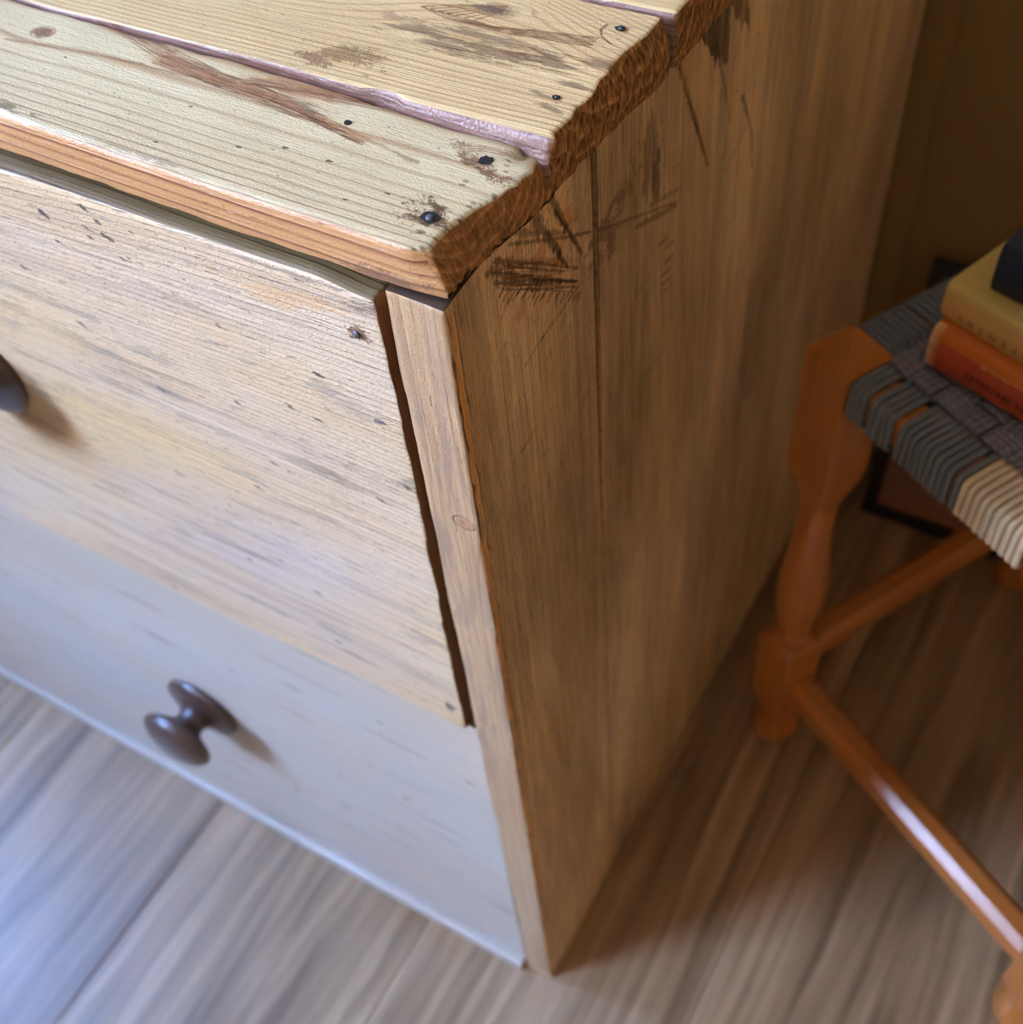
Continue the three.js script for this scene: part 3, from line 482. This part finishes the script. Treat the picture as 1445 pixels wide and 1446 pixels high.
  for (let i = 0; i < 40; i++) { const z = -0.02 - 0.25 * rnd(), y = 0.4 + 0.22 * rnd(), a = rnd() * 0.012; rub([[z, y], [z - 0.008 * rnd(), y + a - 0.004]], 0.0004, 0.0003, 0.5, -0.5); }
  for (const [z, y, a, b] of [[-0.165, 0.612, 0.006, 0.03], [-0.01, 0.58, 0.004, 0.05], [-0.09, 0.47, 0.008, 0.06], [-0.22, 0.6, 0.006, 0.03], [-0.06, 0.55, 0.006, 0.03]]) s.stain(z, y, a, b, lin(228, 176, 116), 0.4, 300, 30);
}
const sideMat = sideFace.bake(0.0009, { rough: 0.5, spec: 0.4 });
const stileMat = (() => {
  const s = new Surface(-0.0215, 0.001, 0, 0.636, 128, 2048);
  const grain = pine({ seed: 17, ring: (u, v) => 40 + v / 0.0042 + 0.5 * noise(u * 7, v * 40), early: lin(196, 158, 116), late: lin(152, 112, 76), lateWidth: 0.4, lateAmount: 0.6, fibre: 0.16, blotch: 0.16, warp: 0.0012, streakU: 14, streakV: 1300, knots: [{ u: 0.5275, v: -0.0062, r: 0.0046, reach: 5, slim: 1.3, col: lin(176, 122, 78), dark: 0.7 }] });
  s.fill((x, y, o) => grain(y, x, o));
  for (let i = 0; i < 46; i++) { const y = 0.03 + 0.6 * rnd(), x = -0.02 * rnd(); s.stroke([[x, y], [x + 0.0006 * (rnd() - 0.5), y - 0.002 - 0.007 * rnd()]], 0.0004, 0.0003, lin(104, 82, 70), 0.6, -0.6, 0.4); }
  for (let i = 0; i < 24; i++) s.stain(-0.02 * rnd(), 0.3 + 0.33 * rnd(), 0.003 + 0.003 * rnd(), 0.012 + 0.03 * rnd(), lin(164, 134, 108), 0.45, 500, 60);
  for (let k = 0; k < 20; k++) { const a = k / 20 * 6.283, b = (k + 1) / 20 * 6.283; s.stroke([[-0.0062 + 0.0047 * Math.cos(a), 0.5275 + 0.0036 * Math.sin(a)], [-0.0062 + 0.0047 * Math.cos(b), 0.5275 + 0.0036 * Math.sin(b)]], 0.0003, 0.0003, lin(70, 50, 40), 0.8, -0.6); }
  return s.bake(0.0006, { rough: 0.5 });
})();
{
  const opt = (front) => ({
    r: 0.0012, step: front ? 0.0045 : 0.012, rough: 0.7, freq: 50, wear: (x, y, z) => (Math.abs(z + 0.094) < 0.004 ? -0.6 : 0) - (x < -0.018 || y > 0.63 ? 0.5 : 0),
    shift: (v) => {
      if (v.y > 0.625 && front) v.y -= 0.0007 * smooth(-0.02, -0.004, v.z) * smooth(0.625, 0.633, v.y) * (1 + 0.4 * noise(v.x * 500, 3));
      if (v.x > -0.004 && v.z > -0.004) { const n = 0.0006 * noise(v.y * 45, 2) + 0.0004 * noise(v.y * 160, 5); v.x += n; v.z += n; }
      if (front && v.x < -0.016) v.x += 0.0004 * noise(v.y * 30, 1) + 0.0022 * smooth(0.4, 0.0, v.y);
      if (front && v.z < -0.09) v.z += 0.0006 + 0.0018 * smooth(0.3, 0.56, v.y);
    },
  });
  part('side_plank', board(-0.0212, 0, 0, 0.6339, -0.0938, 0, opt(true)), [sideMat, plainPine, gapShadeWood, plainPine, stileMat, gapShadeWood], chest, 'scarred front board of the side, split from its neighbour');
  part('side_plank', board(-0.0212, 0, 0, 0.6339, -0.545, -0.0945, opt(false)), [sideMat, plainPine, plainPine, plainPine, plainPine, plainPine], chest);
}
part('side_plank', board(-0.95, -0.9305, 0, 0.6336, -0.545, 0, { step: 0.05 }), plainPine, chest);
part('back_panel', softBox(-0.9302, -0.0214, 0.004, 0.633, -0.545, -0.533), innerPine, chest);
part('carcass', mergeGeometries([plainBox(-0.9302, -0.0214, 0.6, 0.6338, -0.05, -0.0215), plainBox(-0.9302, -0.0214, 0.33, 0.37, -0.06, -0.0215), plainBox(-0.9302, -0.0214, 0.0, 0.04, -0.06, -0.0215), plainBox(-0.06, -0.0214, 0.04, 0.6, -0.06, -0.0215)]), innerPine, chest);
const railFace = new Surface(-0.62, -0.02, -0.03, 0.03, 1024, 96).fill(pine({ seed: 51, ring: (u, v) => v / 0.004, early: lin(204, 184, 160), late: lin(160, 134, 108), fibre: 0.15, blotch: 0.2, streakV: 1100 })).bake(0.0005, { rough: 0.38 });
part('bottom_rail', board(-0.93, -0.0215, 0.0, 0.0105, -0.02, 0.0046, { r: 0.0012, step: 0.01, rough: 0.5 }), railFace, chest);

// ---------------------------------------------------------------- stool
const turnedWood = (() => {
  const s = new Surface(0, 0.25, 0, 0.45, 512, 1024);
  s.fill((u, v, o) => { const n = noise(u * 160 + 0.6 * fbm(v * 9, u * 40, 2), v * 5), f = noise(u * 900, v * 12), b = fbm(u * 30, v * 4, 3), c = lin(184, 110, 48); for (let k = 0; k < 3; k++) o[k] = c[k] * (1 + 0.1 * n + 0.1 * f + 0.14 * b); });
  return s.bake(0, { rough: 0.3, spec: 0.5, clearcoat: 0.35, clearcoatRoughness: 0.25, relief: false });
})();
const ANG = -Math.atan2(0.4814, 0.8765);
const stool = thing('stool', 'turned orange-brown wooden stool with a woven dark grey and cream cord seat', 'stool', [0.0611, 0, -0.2526], ANG);   // local x along the front rail, local -z along the side rail
const SPAN = 0.254, LEG = 0.0165;
function loft(rows, n = 64) {                                  // rows: [y, half width, squareness 2..14]
  const pos = [], uv = [], idx = [];
  rows.forEach(([y, h, p]) => { for (let i = 0; i <= n; i++) { const a = i / n * Math.PI * 2 + Math.PI / 4, c = Math.cos(a), s = Math.sin(a), r = h / Math.pow(Math.abs(c) ** p + Math.abs(s) ** p, 1 / p); pos.push(c * r, y, s * r); uv.push(i / n * 0.12, y); } });
  for (let j = 0; j + 1 < rows.length; j++) for (let i = 0; i < n; i++) { const a = j * (n + 1) + i, b = a + 1, c = a + n + 1, d = c + 1; idx.push(a, c, b, b, c, d); }
  const g = new THREE.BufferGeometry(); g.setAttribute('position', new THREE.Float32BufferAttribute(pos, 3)); g.setAttribute('uv', new THREE.Float32BufferAttribute(uv, 2)); g.setIndex(idx); g.computeVertexNormals();
  return toCreasedNormals(g, 0.42);
}
const legRows = [[0, 0.004, 2], [0.001, 0.010, 2], [0.006, 0.0145, 2], [0.014, 0.0172, 2], [0.022, 0.0176, 2], [0.030, 0.0160, 2], [0.037, 0.0132, 2], [0.041, 0.0122, 2], [0.046, 0.0128, 2.4], [0.053, 0.0148, 4], [0.06, 0.0163, 9], [0.064, LEG, 14], [0.100, LEG, 14], [0.134, LEG, 14], [0.138, 0.0162, 9], [0.141, 0.0145, 4], [0.1425, 0.0126, 2], [0.1445, 0.0128, 2], [0.147, 0.0140, 2], [0.150, 0.0140, 2], [0.1525, 0.0126, 2], [0.154, 0.0108, 2], [0.157, 0.0112, 2], [0.168, 0.0134, 2], [0.182, 0.0152, 2], [0.198, 0.0160, 2], [0.214, 0.0157, 2], [0.232, 0.0144, 2], [0.250, 0.0128, 2], [0.268, 0.0117, 2], [0.284, 0.0113, 2], [0.294, 0.0116, 2], [0.302, 0.0126, 2.6], [0.311, 0.0144, 4.5], [0.319, 0.0159, 9], [0.326, LEG, 14], [0.36, LEG, 14], [0.412, LEG, 14], [0.4165, 0.0163, 14], [0.4185, 0.0152, 14], [0.4195, 0.0143, 14], [0.4345, 0.0016, 14], [0.4352, 0.0003, 6]];
const legGeo = loft(legRows);
for (const [x, z] of [[0, 0], [SPAN, 0], [0, -SPAN], [SPAN, -SPAN]]) part('leg', legGeo, turnedWood, stool).position.set(x, 0, z);
const chamferBar = (L, h, w, c) => {                           // rectangular bar with broad chamfers along its upper edges
  const a = w / 2, b = h / 2, k = 0.003, sh = new THREE.Shape([[-a, -b + k], [-a + k, -b], [a - k, -b], [a, -b + k], [a, b - c], [a - c, b], [-a + c, b], [-a, b - c]].map(([x, y]) => new THREE.Vector2(x, y)));
  const g = new THREE.ExtrudeGeometry(sh, { depth: L, bevelEnabled: true, bevelSize: 0.0006, bevelThickness: 0.0006, bevelOffset: -0.0006, bevelSegments: 2 }); g.translate(0, 0, -L / 2); g.rotateY(Math.PI / 2);
  const p = g.attributes.position, u = g.attributes.uv; for (let i = 0; i < p.count; i++) u.setXY(i, p.getY(i) + p.getZ(i) + 0.05, p.getX(i) + 0.2);
  return g;
};
const barGeo = (L, h, w) => { const g = softBox(-L / 2, L / 2, -h / 2, h / 2, -w / 2, w / 2, 0.003, 3); const p = g.attributes.position, u = g.attributes.uv; for (let i = 0; i < p.count; i++) u.setXY(i, p.getY(i) + p.getZ(i) + 0.05, p.getX(i) + 0.2); return g; };
const bar = chamferBar(SPAN - 0.02, 0.023, 0.021, 0.0052), rail = barGeo(SPAN - 0.02, 0.0205, 0.02);
for (const [x, y, z, t] of [[SPAN / 2, 0.092, 0, 0], [SPAN / 2, 0.092, -SPAN, 0], [0, 0.118, -SPAN / 2, 1], [SPAN, 0.118, -SPAN / 2, 1]]) { const m = part('stretcher', bar, turnedWood, stool); m.position.set(x, y, z); m.rotation.y = t * Math.PI / 2; }
const RAILY = 0.4035;
const seat = part('seat', mergeGeometries([[SPAN / 2, 0, 0], [SPAN / 2, -SPAN, 0], [0, -SPAN / 2, 1], [SPAN, -SPAN / 2, 1]].map(([x, z, t]) => { const g = rail.clone(); g.rotateY(t * Math.PI / 2); g.translate(x, RAILY, z); return g; })), turnedWood, stool, 'square seat frame wound with cord');
const cordMat = (c, dark) => { const s = new Surface(0, 1, 0, 1, 64, 64); s.fill((u, v, o) => { const t = 0.5 + 0.5 * Math.sin((u * 2 + v) * Math.PI * 2), n = noise(u * 40, v * 40); for (let k = 0; k < 3; k++) o[k] = (dark[k] + (c[k] - dark[k]) * (0.7 + 0.3 * t)) * (1 + 0.12 * n); o[3] = t - 0.5; }); const m = s.bake(0.00012, { rough: 0.8, spec: 0.25 }); for (const q of [m.map, m.bumpMap]) { q.wrapS = q.wrapT = THREE.RepeatWrapping; q.repeat.set(26, 1); } return m; };
const greyCord = cordMat(lin(124, 126, 128), lin(76, 78, 82)), creamCord = cordMat(lin(232, 208, 172), lin(176, 150, 116)), bandCord = cordMat(lin(142, 132, 136), lin(64, 58, 66));
const CR = 0.00192;
const wrapGeo = (() => {                                       // one turn of cord around a rail that lies along x, its ends dipping into the weave
  const h = 0.0125, w = 0.0125, q = 0.004, pts = [];
  const arc = (cx, cy, a0, a1) => { for (let i = 0; i <= 4; i++) { const a = a0 + (a1 - a0) * i / 4; pts.push(new THREE.Vector3(0, cy + q * Math.sin(a), cx + q * Math.cos(a))); } };
  arc(w - q, h - q, Math.PI / 2, 0); arc(w - q, -h + q, 0, -Math.PI / 2); arc(-w + q, -h + q, -Math.PI / 2, -Math.PI); pts.push(new THREE.Vector3(0, 0.004, -w - 0.001)); pts.push(new THREE.Vector3(0, 0.0085, -w)); arc(-w + q, h - q, Math.PI, Math.PI / 2);
  return new THREE.TubeGeometry(new THREE.CatmullRomCurve3(pts, true, 'catmullrom', 0.3), 56, CR, 8, true);
})();
const frontTurns = [];
for (let i = 0; i < 3; i++) frontTurns.push([0.0188 + 0.0040 * i, 0]);
for (let i = 0; i < 4; i++) frontTurns.push([0.0340 + 0.0041 * i, 0]);
for (let i = 0; i < 9; i++) frontTurns.push([0.0542 + 0.0041 * i, 0]);
frontTurns.push([0.0925, 0]);
for (let i = 0; i < 10; i++) frontTurns.push([0.0968 + 0.0042 * i, 1]);
for (let i = 0; i < 6; i++) frontTurns.push([0.1425 + 0.0042 * i, 1]);
for (let i = 0; i < 16; i++) frontTurns.push([0.170 + 0.0041 * i, 0]);
for (const [s, cream] of frontTurns) { const m = part('cord', wrapGeo, cream ? creamCord : greyCord, seat, cream ? 'cream cord turn' : undefined); m.position.set(s, RAILY + 0.0006 * (rnd() - 0.5), 0.0003 * (rnd() - 0.5)); m.rotation.y = 0.02 * (rnd() - 0.5); }
for (let i = 0; i < 50; i++) { const s = 0.0188 + 0.0043 * i + (i > 6 ? 0.002 : 0); if (s > SPAN - 0.018) break; const m = part('cord', wrapGeo, greyCord, seat); m.position.set(0, RAILY + 0.0006 * (rnd() - 0.5), -s); m.rotation.y = -Math.PI / 2 + 0.02 * (rnd() - 0.5); }
{
  const pitch = 0.0165, n = 14, y = RAILY + 0.0085, a0 = 0.0125;
  const band = (phase) => { const gs = []; for (let k = -1.5; k <= 1.5; k++) { const pts = []; for (let i = 0; i <= n * 8; i++) { const t = a0 + (SPAN - 2 * a0) * i / (n * 8); pts.push(new THREE.Vector3(t, 0.0024 * Math.tanh(2.6 * Math.sin((t - a0) / pitch * Math.PI + phase * Math.PI)), k * 0.0036)); } gs.push(new THREE.TubeGeometry(new THREE.CatmullRomCurve3(pts), n * 8, 0.0019, 6, false)); } return mergeGeometries(gs); };
  const kinds = [band(0), band(1)];
  for (let i = 0; i < n; i++) {
    const s = a0 + pitch * (i + 0.5); if (s > SPAN - a0) break;
    part('woven_band', kinds[i % 2], bandCord, seat).position.set(0, y, -s);
    const m = part('woven_band', kinds[(i + 1) % 2], bandCord, seat); m.position.set(s, y, 0); m.rotation.y = Math.PI / 2;
  }
}

// ---------------------------------------------------------------- books on the stool
function profileSweep(pts, L) {                                // closed 2D outline (depth, height) swept along x
  const pos = [], uv = [], idx = [], n = pts.length; let run = 0; const arc = [0];
  for (let i = 1; i <= n; i++) { run += pts[i % n].distanceTo(pts[i - 1]); arc.push(run); }
  const K = 12;
  for (let j = 0; j <= K; j++) for (let i = 0; i <= n; i++) { const p = pts[i % n]; pos.push(L * j / K, p.y, p.x); uv.push(L * j / K, arc[i]); }
  for (let j = 0; j < K; j++) for (let i = 0; i < n; i++) { const a = j * (n + 1) + i, b = a + 1, c = a + n + 1, d = c + 1; idx.push(a, c, b, b, c, d); }
  const tris = THREE.ShapeUtils.triangulateShape(pts, []), base = pos.length / 3;
  for (const x of [0, L]) pts.forEach((p, i) => { pos.push(x, p.y, p.x); uv.push(x, arc[i]); });
  for (const [a, b, c] of tris) { idx.push(base + a, base + b, base + c); idx.push(base + n + a, base + n + c, base + n + b); }
  const g = new THREE.BufferGeometry(); g.setAttribute('position', new THREE.Float32BufferAttribute(pos, 3)); g.setAttribute('uv', new THREE.Float32BufferAttribute(uv, 2)); g.setIndex(idx); g.computeVertexNormals();
  return toCreasedNormals(g, 0.7);
}
// the cover's outline begins at the fore edge of the bottom board, runs up over the rounded spine and back along the top
function book(name, label, at, turn, L, W, H, coverMat, round = 0.004) {
  const b = thing(name, label, 'book', at, turn), t = 0.0022, pts = [], N = 12;
  pts.push(new THREE.Vector2(-W, 0)); pts.push(new THREE.Vector2(-0.006, 0));
  for (let i = 1; i < N; i++) { const a = -Math.PI / 2 + Math.PI * i / N; pts.push(new THREE.Vector2(-0.005 + 0.005 * Math.pow(Math.abs(Math.cos(a)), 0.35) + round * Math.cos(a) * 0.5, H / 2 + H / 2 * Math.sign(Math.sin(a)) * Math.pow(Math.abs(Math.sin(a)), 0.55))); }
  pts.push(new THREE.Vector2(-0.006, H)); pts.push(new THREE.Vector2(-W, H)); pts.push(new THREE.Vector2(-W, H - t)); pts.push(new THREE.Vector2(-0.007, H - t)); pts.push(new THREE.Vector2(-0.004, H / 2)); pts.push(new THREE.Vector2(-0.007, t)); pts.push(new THREE.Vector2(-W, t));
  const g = profileSweep(pts, L);
  part('cover', g, coverMat, b);
  const pages = new THREE.MeshStandardMaterial({ color: new THREE.Color().setRGB(...lin(206, 188, 150)), roughness: 0.9 });
  part('page_block', plainBox(0.003, L - 0.003, t, H - t, -W + 0.003, -0.0072), pages, b, 'cream page edges');
  return b;
}
// cover cloth: u along the spine, v around the outline from the bottom board's fore edge
function coverSurface(L, run, paint, W = 768) {
  const H = Math.round(W * run / L), c = document.createElement('canvas'); c.width = W; c.height = H;
  const x = c.getContext('2d'), k = W / L; paint(x, k, H);
  const t = new THREE.CanvasTexture(c); t.colorSpace = THREE.SRGBColorSpace; t.magFilter = THREE.LinearFilter; t.wrapS = t.wrapT = THREE.ClampToEdgeWrapping; t.repeat.set(1 / L, 1 / run); t.needsUpdate = true;
  return t;
}

function clothNoise(x, k, w, h, base, amount, n, seed) {       // fine cloth fleck
  for (let i = 0; i < n; i++) { const a = rnd(); x.fillStyle = a < 0.5 ? 'rgba(0,0,0,' + amount * rnd() + ')' : 'rgba(255,240,210,' + amount * rnd() + ')'; x.fillRect(rnd() * w, rnd() * h, 1 + 3 * rnd(), 1 + 1.5 * rnd()); }
}
const upsideDown = (x, text, px, py, size, gap, font) => { x.save(); x.translate(px, py); x.rotate(Math.PI); x.font = font.replace('SIZE', size.toFixed(1) + 'px'); x.textBaseline = 'middle'; let at = 0; for (const ch of text) { x.fillText(ch, at, 0); at += x.measureText(ch).width + gap; } x.restore(); };
{
  const L = 0.178, W = 0.122, H = 0.027, flat = W - 0.006, spine = 0.031, run = 2 * flat + spine;
  const map = coverSurface(L, run, (x, k, h) => {
    const y = (v) => h - v * k;
    x.fillStyle = 'rgb(206,104,22)'; x.fillRect(0, 0, L * k, h);
    x.fillStyle = 'rgb(192,78,44)'; x.fillRect(0, y(flat + spine * 0.84), L * k, spine * 0.84 * k);
    clothNoise(x, k, L * k, h, 0, 0.1, 5000);
    x.fillStyle = 'rgba(238,206,160,0.75)';                     // cloth rubbed through to the board along the joints and the spine's ends
    for (let i = 0; i < 420; i++) { const u = rnd() * L, v = flat + spine * 0.84 + 0.0011 * (rnd() - 0.5); if (noise(u * 160, 4) > -0.15) x.fillRect(u * k, y(v), 3 + 5 * rnd(), 1.5 + 2.5 * rnd()); }
    for (let i = 0; i < 700; i++) { const u = 0.0042 * rnd() * rnd() * 1.3, v = flat - 0.003 + (spine + 0.008) * rnd(); x.fillRect(u * k, y(v), 2 + 3 * rnd(), 2 + 3 * rnd()); }
    x.fillStyle = 'rgba(46,22,16,0.9)';
    upsideDown(x, 'ES SPECIALES', 0.0572 * k, y(flat + spine * 0.5), 0.0052 * k, 0.0002 * k, 'bold SIZE sans-serif');
  }, 1200);
  book('book', 'orange cloth book with rubbed cream edges at the bottom of the pile', [0.0982, 0.4188, -0.2592], -0.33, L, W, H, new THREE.MeshStandardMaterial({ map, roughness: 0.55 }), 0.004);
}
{
  const L = 0.172, W = 0.112, H = 0.0225, flat = W - 0.006, spine = 0.027, run = 2 * flat + spine;
  const map = coverSurface(L, run, (x, k, h) => {
    const y = (v) => h - v * k;
    x.fillStyle = 'rgb(205,172,92)'; x.fillRect(0, 0, L * k, h);
    x.fillStyle = 'rgb(206,158,88)'; x.fillRect(0, y(flat + spine * 0.86), L * k, spine * 0.86 * k);
    clothNoise(x, k, L * k, h, 0, 0.08, 5000);
    x.fillStyle = 'rgba(84,58,30,0.85)';
    upsideDown(x, 'CARPENTRY', 0.0630 * k, y(flat + spine * 0.45), 0.0062 * k, 0.0026 * k, 'SIZE sans-serif');
  }, 1200);
  book('book', 'tan yellow cloth book lettered CARPENTRY lying on the orange book', [0.0985, 0.4462, -0.2665], -0.37, L, W, H, new THREE.MeshStandardMaterial({ map, roughness: 0.6 }), 0.004);
}
{
  const L = 0.15, W = 0.1, H = 0.03, run = 2 * (W - 0.006) + 0.034;
  const map = coverSurface(L, run, (x, k, h) => { x.fillStyle = 'rgb(20,30,52)'; x.fillRect(0, 0, L * k, h); clothNoise(x, k, L * k, h, 0, 0.08, 4000); }, 700);
  book('book', 'dark navy book on top of the pile, over the tan book', [0.1175, 0.4691, -0.2672], -0.28, L, W, H, new THREE.MeshStandardMaterial({ map, roughness: 0.5 }), 0.006);
}

// ---------------------------------------------------------------- picture frame leaning on the wall behind the stool
{
  const f = thing('picture_frame', 'thin black picture frame leaning on the wall behind the stool', 'picture frame', [0.0452, 0.0005, -0.4905]);
  f.rotation.x = -0.205;
  const w = 0.215, h = 0.252, b = 0.0112, d = 0.009, blackWood = new THREE.MeshStandardMaterial({ color: new THREE.Color().setRGB(0.012, 0.011, 0.011), roughness: 0.4 });
  part('frame_bar', softBox(0, b, 0, h, -d, 0, 0.001), blackWood, f); part('frame_bar', softBox(w - b, w, 0, h, -d, 0, 0.001), blackWood, f);
  part('frame_bar', softBox(b, w - b, 0, b, -d, 0, 0.001), blackWood, f); part('frame_bar', softBox(b, w - b, h - b, h, -d, 0, 0.001), blackWood, f);
  const print = new Surface(0, 0.22, 0, 0.26, 128, 128).fill((u, v, o) => { const c = lin(150, 104, 84), n = fbm(u * 60, v * 60, 3); for (let k = 0; k < 3; k++) o[k] = c[k] * (1 + 0.08 * n); }).bake(0, { rough: 0.7, relief: false });
  part('print', plainBox(b - 0.001, w - b + 0.001, b - 0.001, h - b + 0.001, -0.0075, -0.0045), print, f, 'plain dusky pink print');
}

renderer.render(scene, camera);
